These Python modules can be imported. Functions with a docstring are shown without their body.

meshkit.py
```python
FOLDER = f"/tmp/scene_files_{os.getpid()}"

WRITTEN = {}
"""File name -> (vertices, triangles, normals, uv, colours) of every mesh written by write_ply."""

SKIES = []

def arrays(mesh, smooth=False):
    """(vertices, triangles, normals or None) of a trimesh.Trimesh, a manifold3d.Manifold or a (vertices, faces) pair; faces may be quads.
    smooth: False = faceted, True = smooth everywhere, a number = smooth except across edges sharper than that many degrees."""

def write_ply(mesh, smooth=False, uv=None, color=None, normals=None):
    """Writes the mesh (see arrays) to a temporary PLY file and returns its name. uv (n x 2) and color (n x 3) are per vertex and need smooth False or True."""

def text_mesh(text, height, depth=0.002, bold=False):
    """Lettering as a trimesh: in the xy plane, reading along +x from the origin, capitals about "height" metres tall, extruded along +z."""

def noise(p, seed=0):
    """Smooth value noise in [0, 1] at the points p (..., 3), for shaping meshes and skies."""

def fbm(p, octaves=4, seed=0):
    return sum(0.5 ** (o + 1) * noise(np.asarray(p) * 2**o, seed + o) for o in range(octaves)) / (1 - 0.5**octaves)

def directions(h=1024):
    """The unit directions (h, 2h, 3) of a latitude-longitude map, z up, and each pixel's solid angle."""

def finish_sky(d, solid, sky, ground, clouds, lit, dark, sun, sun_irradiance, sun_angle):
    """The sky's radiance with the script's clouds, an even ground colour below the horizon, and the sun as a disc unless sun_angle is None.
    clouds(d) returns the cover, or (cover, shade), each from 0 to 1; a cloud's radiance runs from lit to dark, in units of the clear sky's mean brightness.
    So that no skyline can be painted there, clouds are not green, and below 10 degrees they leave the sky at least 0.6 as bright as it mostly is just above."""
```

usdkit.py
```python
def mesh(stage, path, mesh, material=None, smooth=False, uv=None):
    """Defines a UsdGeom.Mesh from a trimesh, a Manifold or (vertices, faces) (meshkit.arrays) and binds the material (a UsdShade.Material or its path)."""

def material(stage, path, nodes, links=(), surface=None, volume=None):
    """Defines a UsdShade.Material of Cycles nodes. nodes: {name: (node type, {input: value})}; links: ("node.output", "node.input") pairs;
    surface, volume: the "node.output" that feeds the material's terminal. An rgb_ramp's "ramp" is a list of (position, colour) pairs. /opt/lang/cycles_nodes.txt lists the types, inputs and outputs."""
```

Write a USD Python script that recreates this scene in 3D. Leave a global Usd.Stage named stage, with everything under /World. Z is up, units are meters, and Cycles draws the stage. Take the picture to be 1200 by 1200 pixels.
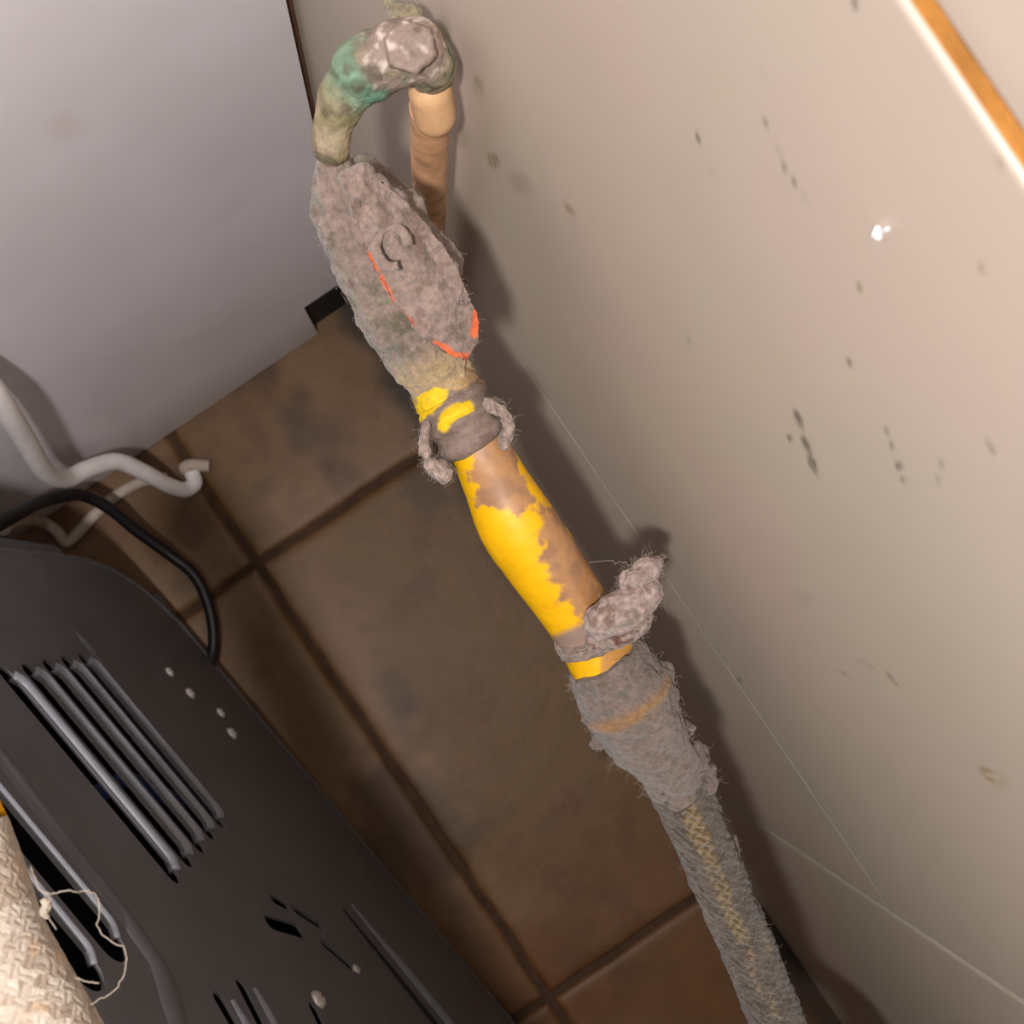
import math, random
import numpy as np
import trimesh
import manifold3d as m3
from shapely.geometry import Polygon, box as sbox, LineString, Point
import usdkit, meshkit
from pxr import Usd, UsdGeom, UsdLux, UsdShade, Gf, Sdf, Vt

stage = Usd.Stage.CreateInMemory()
UsdGeom.SetStageUpAxis(stage, UsdGeom.Tokens.z)
UsdGeom.SetStageMetersPerUnit(stage, 1.0)
UsdGeom.Xform.Define(stage, '/World')
UsdGeom.Scope.Define(stage, '/World/Looks')
rng = np.random.default_rng(7)

# ------------------------------------------------------------------ camera, light, exposure
H = 0.90                       # camera height above the floor, looking straight down into the gap
F = 1200.0                     # focal length in pixels of the 1200 px frame
CX, CY = 488.0, 696.0          # the point straight under the lens
TH = 56.0                      # direction of the wall in the picture
cam = UsdGeom.Camera.Define(stage, '/World/camera')
AP = 24.0
cam.CreateHorizontalApertureAttr(AP)
cam.CreateVerticalApertureAttr(AP)
cam.CreateFocalLengthAttr(AP * F / 1200.0)
cam.CreateHorizontalApertureOffsetAttr(AP * (600 - CX) / 1200.0)
cam.CreateVerticalApertureOffsetAttr(AP * (CY - 600) / 1200.0)
cam.CreateClippingRangeAttr(Gf.Vec2f(0.01, 50))
cam.CreateExposureAttr(0.0)
cam.CreateFStopAttr(15.0)
cam.CreateFocusDistanceAttr(0.37)
cx = UsdGeom.Xformable(cam)
cx.AddTranslateOp().Set(Gf.Vec3d(0, 0, H))
cx.AddRotateZOp().Set(TH - 90.0)

lamp = UsdLux.SphereLight.Define(stage, '/World/lamp_light')
lamp.CreateRadiusAttr(0.022)
lamp.CreateIntensityAttr(1000.0)
lamp.CreateColorAttr(Gf.Vec3f(1.0, 0.955, 0.92))
UsdGeom.Xformable(lamp).AddTranslateOp().Set(Gf.Vec3d(-0.138, -0.05, 1.15))

dome = UsdLux.DomeLight.Define(stage, '/World/room_light')
dome.CreateIntensityAttr(0.07)
dome.CreateColorAttr(Gf.Vec3f(1.0, 0.95, 0.9))

# ------------------------------------------------------------------ helpers
U = np.array([math.sin(math.radians(TH)), -math.cos(math.radians(TH))])
Wd = -np.array([math.cos(math.radians(TH)), math.sin(math.radians(TH))])


def at(px, py, d):
    """the place seen at a picture point, d metres below the lens"""
    o = np.array([px - CX, py - CY])
    return np.array([o @ U * d / F, o @ Wd * d / F, H - d])


WX, PY = 0.0985, 0.238          # wall face (x) and cabinet face (y)
BX0, BY0, BK = -0.177, 0.046, 0.1015   # back sheet of the appliance: x = BX0 + BK*(BY0-y)


def on_wall(px, py):
    o = np.array([px - CX, py - CY])
    return at(px, py, F * WX / (o @ U))


def on_cabinet(px, py):
    o = np.array([px - CX, py - CY])
    return at(px, py, F * PY / (o @ Wd))


def on_back(px, py):
    o = np.array([px - CX, py - CY]) / F
    a, b = o @ U, o @ Wd
    return at(px, py, (BX0 + BK * BY0) / (a + BK * b))


def lin(r, g, b):
    c = np.array([r, g, b]) / 255.0
    return np.where(c <= 0.04045, c / 12.92, ((c + 0.055) / 1.055) ** 2.4)


def sstep(a, b, x):
    t = np.clip((x - a) / (b - a), 0, 1)
    return t * t * (3 - 2 * t)


def mixc(a, b, t):
    t = np.asarray(t)[..., None]
    return np.asarray(a) * (1 - t) + np.asarray(b) * t


used = {}


def numbered(path):
    k = used.get(path, -1) + 1
    used[path] = k
    return path if k == 0 else f'{path}_{k:03d}'


def tag(o, label=None, cat=None, group=None, kind=None):
    p = o.GetPrim() if hasattr(o, 'GetPrim') else o
    for k, v in (('label', label), ('category', cat), ('group', group), ('kind', kind)):
        if v:
            p.SetCustomDataByKey(k, v)
    return o


def thing(name, label, cat, loc=(0, 0, 0), group=None):
    x = UsdGeom.Xform.Define(stage, numbered('/World/' + name))
    x.AddTranslateOp().Set(Gf.Vec3d(*map(float, loc)))
    tag(x, label, cat, group)
    x.loc = None
    ORIG[str(x.GetPath())] = np.array(loc, float)
    return x


ORIG = {}


def obj(name, mesh, mat, parent=None, smooth=False, tint=None):
    path = numbered((str(parent.GetPath()) if parent else '/World') + '/' + name)
    off = np.zeros(3)
    if parent:
        p = parent.GetPrim()
        while p and str(p.GetPath()) != '/World':
            off = off + ORIG.get(str(p.GetPath()), np.zeros(3))
            p = p.GetParent()
    if hasattr(mesh, 'to_mesh'):
        mm = mesh.to_mesh()
        mesh = (mm.vert_properties[:, :3], mm.tri_verts)
    if isinstance(mesh, trimesh.Trimesh):
        mesh = (np.array(mesh.vertices), np.array(mesh.faces))
    v, f = np.asarray(mesh[0], float) - off, np.asarray(mesh[1], int)
    if tint is not None and smooth not in (True, False):
        smooth = True
    o = usdkit.mesh(stage, path, (v, f), MAT[mat], smooth=smooth)
    if tint is not None:
        UsdGeom.PrimvarsAPI(o).CreatePrimvar('tint', Sdf.ValueTypeNames.Color3fArray, 'vertex').Set(
            Vt.Vec3fArray.FromNumpy(np.asarray(tint, np.float32)))
    return o


def curves(name, strands, width, mat, parent, label=None, kind='stuff'):
    path = numbered(str(parent.GetPath()) + '/' + name)
    off = sum(np.asarray(ORIG.get(k, np.zeros(3))) for k in (str(parent.GetPath()), str(parent.GetPath().GetParentPath())))
    c = UsdGeom.BasisCurves.Define(stage, path)
    c.CreateTypeAttr('linear')
    c.CreateCurveVertexCountsAttr(Vt.IntArray([len(s) for s in strands]))
    pts = np.vstack(strands) - off
    c.CreatePointsAttr(Vt.Vec3fArray.FromNumpy(pts.astype(np.float32)))
    c.CreateWidthsAttr(Vt.FloatArray.FromNumpy(np.full(len(pts), width, np.float32)))
    c.SetWidthsInterpolation('vertex')
    UsdShade.MaterialBindingAPI.Apply(c.GetPrim()).Bind(MAT[mat])
    tag(c, label, None, None, kind)
    return c


def catmull(P, n):
    """n points evenly along a smooth curve through the rows of P (extra columns ride along)"""
    P = np.asarray(P, float)
    Q = np.vstack([2 * P[0] - P[1], P, 2 * P[-1] - P[-2]])
    out = []
    for i in range(1, len(Q) - 2):
        t = np.linspace(0, 1, 40, endpoint=False)[:, None]
        a, b, c, d = Q[i - 1:i + 3]
        out.append(0.5 * (2 * b + (c - a) * t + (2 * a - 5 * b + 4 * c - d) * t ** 2 + (3 * b - a - 3 * c + d) * t ** 3))
    out = np.vstack(out + [P[-1:]])
    s = np.r_[0, np.cumsum(np.linalg.norm(np.diff(out[:, :3], axis=0), axis=1))]
    q = np.linspace(0, s[-1], n)
    return np.stack([np.interp(q, s, out[:, k]) for k in range(out.shape[1])], 1), q


def sweep(P, n, seg, shape=None):
    """tube through rows (x,y,z,r); shape(s, theta) -> radius offset in metres. Returns v, f, s, theta, axis"""
    C, s = catmull(P, n)
    c, r = C[:, :3], C[:, 3]
    t = np.gradient(c, axis=0)
    t /= np.linalg.norm(t, axis=1)[:, None]
    ref = np.array([0, 0, 1.0]) if abs(t[0][2]) < 0.9 else np.array([1.0, 0, 0])
    nn = ref - t[0] * (ref @ t[0])
    nn /= np.linalg.norm(nn)
    N = [nn]
    for i in range(1, n):
        nn = N[-1] - t[i] * (N[-1] @ t[i])
        N.append(nn / np.linalg.norm(nn))
    N = np.array(N)
    B = np.cross(t, N)
    th = np.linspace(0, 2 * math.pi, seg, endpoint=False)
    S, T = np.meshgrid(s, th, indexing='ij')
    R = r[:, None] + (shape(S, T) if shape is not None else 0)
    d = N[:, None] * np.cos(T)[..., None] + B[:, None] * np.sin(T)[..., None]
    v = (c[:, None] + d * R[..., None]).reshape(-1, 3)
    i, j = np.meshgrid(np.arange(n - 1), np.arange(seg), indexing='ij')
    a, b = (i * seg + j).ravel(), (i * seg + (j + 1) % seg).ravel()
    f = np.vstack([np.c_[a, a + seg, b], np.c_[b, a + seg, b + seg]])
    f = f[:, ::-1]
    e = len(v)
    v = np.vstack([v, c[:1], c[-1:]])
    j = np.arange(seg)
    f = np.vstack([f, np.c_[np.full(seg, e), (j + 1) % seg, j], np.c_[np.full(seg, e + 1), (n - 1) * seg + j, (n - 1) * seg + (j + 1) % seg]])
    tm = trimesh.Trimesh(v, f, process=False)
    if tm.volume < 0:
        f = f[:, ::-1]
    return v, f, np.r_[S.ravel(), s[0], s[-1]], np.r_[T.ravel(), 0, 0], np.r_[np.repeat(np.arange(n), seg) / (n - 1), 0, 1], d


def hull(*balls):
    return m3.Manifold.batch_hull([m3.Manifold.sphere(r, 24).translate([float(k) for k in p]) for p, r in balls])


def smooth_solid(man, edge, it=12):
    m = man.refine_to_length(edge).to_mesh()
    tm = trimesh.Trimesh(m.vert_properties[:, :3], m.tri_verts, process=True)
    trimesh.smoothing.filter_taubin(tm, iterations=it)
    return tm


def roughen(tm, amp, scale, seed=0, oct=4):
    n = tm.vertex_normals
    k = meshkit.fbm(np.asarray(tm.vertices) * scale + 31.7, oct, seed) - 0.5
    tm.vertices = tm.vertices + n * (k * 2 * amp)[:, None]
    return tm


def cbox(x0, x1, y0, y1, z0, z1, r=0.0):
    """box with rounded edges"""
    if r <= 0:
        return m3.Manifold.cube([x1 - x0, y1 - y0, z1 - z0]).translate([x0, y0, z0])
    pts = [(x, y, z) for x in (x0 + r, x1 - r) for y in (y0 + r, y1 - r) for z in (z0 + r, z1 - r)]
    return m3.Manifold.batch_hull([m3.Manifold.sphere(r, 8).translate(p) for p in pts])


# ------------------------------------------------------------------ materials
MAT = {}


def simple(name, color, rough=0.5, noise=0.0, scale=60, bump=0.0, bscale=300, metallic=0.0, sheen=0.0, spec=0.5, tint=False):
    nodes = {'p': ('principled_bsdf', {'base_color': tuple(color), 'roughness': rough, 'metallic': metallic, 'sheen_weight': sheen, 'specular_ior_level': spec})}
    links = []
    if noise or bump:
        nodes['tc'] = ('texture_coordinate', {})
    src = None
    if tint:
        nodes['a'] = ('attribute', {'attribute': 'tint'})
        src = 'a.color'
    if noise:
        nodes['n'] = ('noise_texture', {'scale': scale, 'detail': 5.0, 'roughness': 0.6})
        links.append(('tc.object', 'n.vector'))
        nodes['r'] = ('map_range', {'from_min': 0.3, 'from_max': 0.7, 'to_min': 1 - noise, 'to_max': 1 + noise, 'clamp': True})
        links.append(('n.fac', 'r.value'))
        nodes['c'] = ('combine_color', {})
        links += [('r.result', 'c.r'), ('r.result', 'c.g'), ('r.result', 'c.b')]
        nodes['m'] = ('mix_color', {'blend_type': 'multiply', 'fac': 1.0, 'a': tuple(color), 'use_clamp': True})
        if src:
            links.append((src, 'm.a'))
        links.append(('c.color', 'm.b'))
        src = 'm.result'
    if src:
        links.append((src, 'p.base_color'))
    if bump:
        nodes['n2'] = ('noise_texture', {'scale': bscale, 'detail': 4.0, 'roughness': 0.6})
        nodes['b'] = ('bump', {'strength': 1.0, 'distance': bump})
        links += [('tc.object', 'n2.vector'), ('n2.fac', 'b.height'), ('b.normal', 'p.normal')]
    MAT[name] = usdkit.material(stage, '/World/Looks/' + name, nodes, links, surface='p.BSDF')


simple('wall_tile', (0.60, 0.52, 0.44), 0.42, noise=0.03, scale=7, tint=True)
simple('floor_tile', (0.2, 0.13, 0.08), 0.55, noise=0.10, scale=45, bump=0.0006, bscale=60, tint=True)
simple('floor_grout', lin(70, 48, 32), 0.9, noise=0.3, scale=60)
simple('wall_grout', lin(196, 186, 168), 0.85, noise=0.1, scale=60)
simple('thin_joint', lin(196, 184, 168), 0.7, noise=0.25, scale=25)
simple('ochre_grout', lin(196, 132, 58), 0.7, noise=0.25, scale=90, bump=0.0005, bscale=400)
simple('white_board', (0.6, 0.58, 0.62), 0.4, noise=0.03, scale=9, tint=True)
simple('gap_brown', lin(92, 62, 44), 0.8, noise=0.3, scale=40)  # dark brown of the strip added in the cabinet gap
simple('black_plastic', (0.006, 0.006, 0.006), 0.6)
simple('dark_metal', lin(99, 100, 104), 0.45, noise=0.12, scale=22, bump=0.0002, bscale=120)
simple('dark_louver', lin(126, 128, 138), 0.42, noise=0.12, scale=80)
simple('inside_black', (0.004, 0.004, 0.006), 0.8)
simple('blue_wire', lin(30, 60, 130), 0.5)
simple('screw_metal', lin(205, 200, 195), 0.35, metallic=0.4)
simple('white_cable', lin(250, 243, 243), 0.45, noise=0.08, scale=60)
simple('pale_cable', lin(190, 172, 160), 0.6, noise=0.12, scale=60)
simple('black_cable', lin(24, 21, 26), 0.45)
simple('white_plastic', lin(240, 240, 245), 0.4)
simple('paint', (0.5, 0.4, 0.3), 0.7, noise=0.16, scale=420, bump=0.0004, bscale=900, tint=True)
simple('dust', (0.5, 0.4, 0.3), 0.95, noise=0.22, scale=500, bump=0.0012, bscale=700, sheen=0.3, tint=True, spec=0.1)
simple('sleeve', (0.5, 0.4, 0.1), 0.5, noise=0.05, scale=200, tint=True)
simple('copper', lin(190, 142, 100), 0.5, noise=0.15, scale=120, bump=0.0002, bscale=200, tint=True)
simple('yarn', (0.6, 0.5, 0.4), 0.75, noise=0.10, scale=700, bump=0.0003, bscale=1500, sheen=0.2, tint=True)
simple('lint', lin(140, 124, 114), 0.9, sheen=0.3)
simple('thread', lin(160, 148, 134), 0.8)

# ------------------------------------------------------------------ floor
floor = thing('floor', None, None)
tag(floor, kind='structure')
obj('grout', cbox(-1.5, 0.14, -1.4, 0.6, -0.04, -0.0025), 'floor_grout', floor)
GX, GY, TS, JW = -0.102, 0.0995, 0.459, 0.0062
seed = 0
for ix in range(-3, 1):
    for iy in range(-3, 2):
        x0, x1 = GX + ix * TS + JW / 2, min(GX + (ix + 1) * TS - JW / 2, 0.108)
        y0, y1 = GY + (iy - 1) * TS + JW / 2 + 0, GY + iy * TS - JW / 2
        x0, y0, y1 = max(x0, -1.5), max(y0, -1.4), min(y1, 0.6)
        if x1 - x0 < 0.02 or y1 - y0 < 0.02:
            continue
        near = ix >= -1
        st = 0.004 if near else 0.02
        nx, ny = max(3, int((x1 - x0) / st)), max(3, int((y1 - y0) / st))
        X, Y = np.meshgrid(np.linspace(x0, x1, nx), np.linspace(y0, y1, ny), indexing='ij')
        edge = np.minimum(np.minimum(X - x0, x1 - X), np.minimum(Y - y0, y1 - Y))
        wob = (meshkit.fbm(np.stack([X * 30, Y * 30, X * 0], -1), 3, 5) - 0.5)
        Z = -0.0022 * (1 - sstep(0, 0.006, edge)) + wob * 0.0006
        # irregular pressed rims, as on rustic tile
        Xw = X + (meshkit.fbm(np.stack([X * 40, Y * 40, X * 0 + 3], -1), 3, 8) - 0.5) * 0.004 * (edge < 1e-6)
        Yw = Y + (meshkit.fbm(np.stack([X * 40, Y * 40, X * 0 + 7], -1), 3, 9) - 0.5) * 0.004 * (edge < 1e-6)
        v = np.stack([Xw, Yw, Z], -1).reshape(-1, 3)
        i, j = np.meshgrid(np.arange(nx - 1), np.arange(ny - 1), indexing='ij')
        a = (i * ny + j).ravel()
        f = np.vstack([np.c_[a, a + ny, a + ny + 1], np.c_[a, a + ny + 1, a + 1]])
        # skirt down into the joint
        ring = np.r_[np.arange(nx) * ny, (nx - 1) * ny + np.arange(1, ny), np.arange(nx - 2, -1, -1) * ny + ny - 1, np.arange(ny - 2, 0, -1)]
        k = len(v)
        v = np.vstack([v, v[ring] * [1, 1, 0] + [0, 0, -0.008]])
        m = len(ring)
        q = np.arange(m)
        f = np.vstack([f, np.c_[ring, k + q, ring[(q + 1) % m]], np.c_[ring[(q + 1) % m], k + q, k + (q + 1) % m]])
        n1 = meshkit.fbm(np.c_[v[:, :2] * 9, np.full(len(v), 2.0 + seed)], 4, 3)
        n2 = meshkit.fbm(np.c_[v[:, :2] * 26, np.full(len(v), 5.0 + seed)], 4, 4)
        n3 = meshkit.fbm(np.c_[v[:, :2] * 16, np.full(len(v), 9.0)], 3, 14)
        col = mixc(lin(106, 76, 40), lin(120, 90, 63), sstep(0.35, 0.65, n1))
        col = mixc(col, lin(92, 56, 32), sstep(0.55, 0.75, n2) * 0.6)
        col = mixc(col, lin(62, 42, 24), sstep(0.58, 0.76, n3) * 0.6)      # dark grease stains
        far = sstep(-0.2, -0.34, v[:, 1])
        col = mixc(col, lin(104, 62, 28), far * 0.55)
        wall_shade = sstep(WX - .030, WX - .008, v[:, 0] + (n2 - .5) * .03)
        col = mixc(col, lin(34, 25, 17), wall_shade * .85)                    # shade along the foot of the wall, painted into the tile colour
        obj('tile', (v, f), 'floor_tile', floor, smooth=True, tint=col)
        seed += 1

# ------------------------------------------------------------------ tiled wall
wall = thing('wall_right', None, None)
tag(wall, kind='structure')
obj('mortar', cbox(WX + 0.0022, WX + 0.06, -1.4, 0.6, 0, 1.25), 'wall_grout', wall)
JL, JT0, JT1, JV = H - F * WX / 254.2, H - F * WX / 861.0, H - F * WX / 890.0, -2.466 * WX
obj('joint', cbox(WX + 0.0009, WX + 0.01, -1.4, 0.6, JT0 - 0.002, JT1 + 0.002), 'ochre_grout', wall)

obj('joint', cbox(WX + 0.0002, WX + 0.01, JV - .0017, JV + .0017, 0.0, JT0 - .001), 'wall_grout', wall)
obj('joint', cbox(WX + 0.00005, WX + 0.01, JV + .0017, 0.06, JL - .0016, JL + .0016), 'thin_joint', wall)
_q = cbox(WX + 0.00005, WX + 0.01, 0.06, 0.6, JL - .0016, JL + .0016).to_mesh()
obj('joint', (_q.vert_properties[:, :3], _q.tri_verts), 'wall_tile', wall, tint=np.tile(lin(188, 174, 159), (len(_q.vert_properties), 1)))
# marks on the wall: (px, py, half length, half width, direction in degrees in the picture, darkness, colour)
GR, OL, BR = lin(70, 66, 62), lin(120, 112, 70), lin(130, 100, 80)
marks = [(936, 492, 14, 4.0, 68, .75, GR), (945, 520, 12, 4.5, 66, .8, GR), (953, 545, 13, 5.0, 66, .8, GR), (926, 513, 5, 3, 60, .8, GR),
         (1040, 508, 5, 2, 60, .6, GR), (1046, 525, 12, 2.2, 72, .6, GR), (1054, 548, 5, 4, 30, .7, GR), (1058, 562, 5, 2.5, 20, .5, GR),
         (1088, 533, 5, 2.4, 10, .6, GR), (1096, 549, 7, 2.8, 10, .7, GR), (1104, 541, 3, 2, 0, .5, GR), (1098, 564, 6, 2.4, 60, .4, GR),
         (1158, 518, 4, 2, 20, .5, GR), (1162, 527, 5, 1.6, 60, .4, GR), (995, 424, 3, 3, 0, .7, GR), (1025, 404, 4, 2, 20, .4, GR),
         (896, 144, 3, 2, 60, .5, GR), (905, 160, 7, 2, 60, .5, GR), (914, 178, 6, 2, 66, .5, GR), (920, 194, 5, 2.6, 62, .7, GR), (928, 211, 5, 2.8, 62, .8, GR),
         (940, 230, 4, 2.4, 62, .6, GR), (948, 243, 4, 2.4, 62, .6, GR), (897, 200, 12, 1.4, 66, .3, GR), (817, 160, 6, 3.0, 62, .8, GR), (831, 202, 3, 3, 0, .35, GR),
         (840, 232, 3, 2.6, 0, .7, GR), (885, 75, 8, 2, 0, .35, GR), (895, 85, 6, 2, 60, .35, GR), (1010, 248, 5, 2, 60, .5, GR), (1007, 338, 4, 4, 0, .7, OL),
         (1000, 1, 4, 2, 30, .7, GR), (806, 400, 3, 3, 0, .5, OL), (1173, 188, 4, 3, 0, .35, OL), (1164, 283, 3, 2, 0, .4, OL), (1148, 314, 3, 3, 0, .5, OL),
         (1157, 907, 12, 6, 40, .8, lin(150, 125, 80)), (1170, 915, 14, 10, 40, .35, lin(170, 150, 110)),
         (578, 188, 9, 7, 70, .75, OL), (560, 100, 12, 6, 80, .5, OL), (520, 40, 22, 10, 80, .55, OL), (540, 160, 16, 10, 60, .3, OL), (667, 245, 10, 4, 50, .5, BR),
         (610, 215, 20, 12, 40, .25, BR), (990, 790, 10, 2, 30, .4, BR), (1015, 778, 18, 2, 30, .4, BR), (1045, 795, 14, 2.4, 50, .45, BR),
         (940, 700, 14, 8, 30, .12, BR), (866, 797, 4, 3, 0, .5, GR), (756, 655, 12, 6, 0, .5, GR)]
mk = []
for px, py, hl, hw, dg, dk, cl in marks:
    c = on_wall(px, py)
    a = math.radians(dg)
    e1 = on_wall(px + hl * math.cos(a), py + hl * math.sin(a)) - c
    e2 = on_wall(px - hw * math.sin(a), py + hw * math.cos(a)) - c
    mk.append((c[1:], np.linalg.inv(np.stack([e1[1:], e2[1:]], 1)), dk, cl))


def wall_tile(y0, y1, z0, z1, st):
    ny, nz = max(3, int((y1 - y0) / st)), max(3, int((z1 - z0) / st))
    ys, zs = np.linspace(y0, y1, ny), np.linspace(z0, z1, nz)
    r = 0.0008
    ys = np.unique(np.r_[ys, y0 + r * .3, y0 + r, y1 - r * .3, y1 - r])
    zs = np.unique(np.r_[zs, z0 + r * .3, z0 + r, z1 - r * .3, z1 - r])
    ny, nz = len(ys), len(zs)
    Y, Z = np.meshgrid(ys, zs, indexing='ij')
    e = np.minimum(np.minimum(Y - y0, y1 - Y), np.minimum(Z - z0, z1 - Z))
    X = WX + 0.0009 * (1 - np.sqrt(np.clip(1 - (1 - np.clip(e / r, 0, 1)) ** 2, 0, 1)))
    v = np.stack([X, Y, Z], -1).reshape(-1, 3)
    i, j = np.meshgrid(np.arange(ny - 1), np.arange(nz - 1), indexing='ij')
    a = (i * nz + j).ravel()
    f = np.vstack([np.c_[a, a + nz + 1, a + nz], np.c_[a, a + 1, a + nz + 1]])
    ring = np.r_[np.arange(ny) * nz, (ny - 1) * nz + np.arange(1, nz), np.arange(ny - 2, -1, -1) * nz + nz - 1, np.arange(nz - 2, 0, -1)]
    k, m, q = len(v), len(ring), np.arange(len(ring))
    sk = v[ring].copy()
    sk[:, 0] = WX + 0.009
    v = np.vstack([v, sk])
    f = np.vstack([f, np.c_[ring, ring[(q + 1) % m], k + q], np.c_[ring[(q + 1) % m], k + (q + 1) % m, k + q]])
    n = meshkit.fbm(np.c_[v[:, 1:] * 11, np.full(len(v), 1.5)], 4, 21)
    col = mixc(lin(186, 174, 158), lin(190, 173, 160), sstep(0.35, 0.65, n))
    br = meshkit.fbm(np.c_[v[:, 1:] * 420, np.full(len(v), 4.5)], 3, 22)
    for c, M, dk, cl in mk:
        d = v[:, 1:] - c
        near = np.nonzero(np.abs(d).max(1) < 0.03)[0]
        if len(near) == 0:
            continue
        q2 = d[near] @ M.T
        w = sstep(1.25, 0.55, np.linalg.norm(q2, axis=1)) * dk * sstep(0.28, 0.50, br[near])
        col[near] = mixc(col[near], np.broadcast_to(cl, (len(near), 3)), w)
    return v, f, col


for y0, y1, z0, z1, st in ((JV + .0016, 0.6, JL + .0008, JT0, .0016), (JV + .0016, 0.6, 0.0, JL - .0008, .003),
                           (-0.95, JV - .0016, 0.0, JT0, .004), (-1.4, -0.952, 0.0, JT0, .02),
                           (JV + .0016, 0.6, JT1, 1.09, .005), (-0.95, JV - .0016, JT1, 1.09, .005), (-1.4, -0.952, JT1, 1.09, .02), (-1.4, 0.6, 1.092, 1.25, .03)):
    v, f, col = wall_tile(y0, y1, z0, z1, st)
    obj('tile', (v, f), 'wall_tile', wall, smooth=40 if False else True, tint=col)

# small white plug sticking out of the wall tile
c = on_wall(1033, 270)
plug = thing('wall_plug', 'tiny white plastic plug stuck on the bright upper part of the tiled wall', 'wall plug', c)
tip = c + np.array([-0.0042, 0.0006, 0.0004]) * 0.6
e = on_wall(1046, 264) - c
ax = e / np.linalg.norm(e)
obj('shaft', hull((c + [-0.0006, 0, 0], .0004), (c + ax * 0.0034 + [-0.0010, 0, 0], .00035)), 'white_plastic', plug, smooth=40)
obj('head', hull((c + [-0.0007, .0006, .0004], .0005), (c + [-0.0007, -.0005, -.0006], .0006), (c + [-0.0014, 0.0001, 0], .0004), (c - ax * .0004 + [-0.0008, 0, 0], .0006)), 'white_plastic', plug, smooth=40)

# ------------------------------------------------------------------ white cabinet side at the end of the gap
cab = thing('cabinet', 'white cabinet side panel standing on the floor at the end of the gap', 'cabinet', (-0.25, PY, 0))
XR = 0.0942
nx, nz = 150, 150
prof = Polygon([(-0.62, 0.001), (0.056, 0.001), (0.053, 0.088), (XR, 0.088), (XR, 0.86), (-0.62, 0.86)])
board = m3.Manifold.extrude(m3.CrossSection([list(prof.exterior.coords)[:-1]]), 0.018)
board = board.rotate([90, 0, 0]).translate([0, PY + 0.018, 0]).refine_to_length(0.006)
bm = board.to_mesh()
v, f = np.array(bm.vert_properties[:, :3]), np.array(bm.tri_verts)
n = meshkit.fbm(np.c_[v[:, 0] * 14, v[:, 2] * 14, v[:, 1]], 4, 31)
col = mixc(lin(246, 241, 248), lin(240, 234, 240), sstep(.35, .65, n))
low = sstep(0.10, 0.0, v[:, 2] + (n - .5) * 0.10)
col = mixc(col, lin(150, 132, 116), low * 0.35)                       # browner towards the foot
sm = [on_cabinet(72, 142), on_cabinet(80, 155)]
for s in sm:
    w = sstep(0.010, 0.002, np.linalg.norm((v - s) * [1, 0.3, 1], axis=1))
    col = mixc(col, lin(224, 206, 194), w * 0.35)
obj('side_panel', (v, f), 'white_board', cab, tint=col)
obj('notch_fill', cbox(0.0575, XR - .001, PY + 0.008, PY + 0.05, 0.0, 0.0870), 'black_plastic', cab)  # black block added so the open notch looks dark inside
obj('gap_strip', cbox(XR + .0002, WX - .0002, PY + 0.003, PY + 0.04, 0.10, 0.84), 'gap_brown', cab, smooth=40)  # strip added to fill the gap, its dark brown standing in for shade

# ------------------------------------------------------------------ dark appliance with its vented back
app = thing('kitchen_appliance', 'dark grey metal kitchen appliance showing its back sheet with slotted vents', 'appliance', (-0.45, -0.2, 0))
YAW = math.atan(BK)
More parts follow.
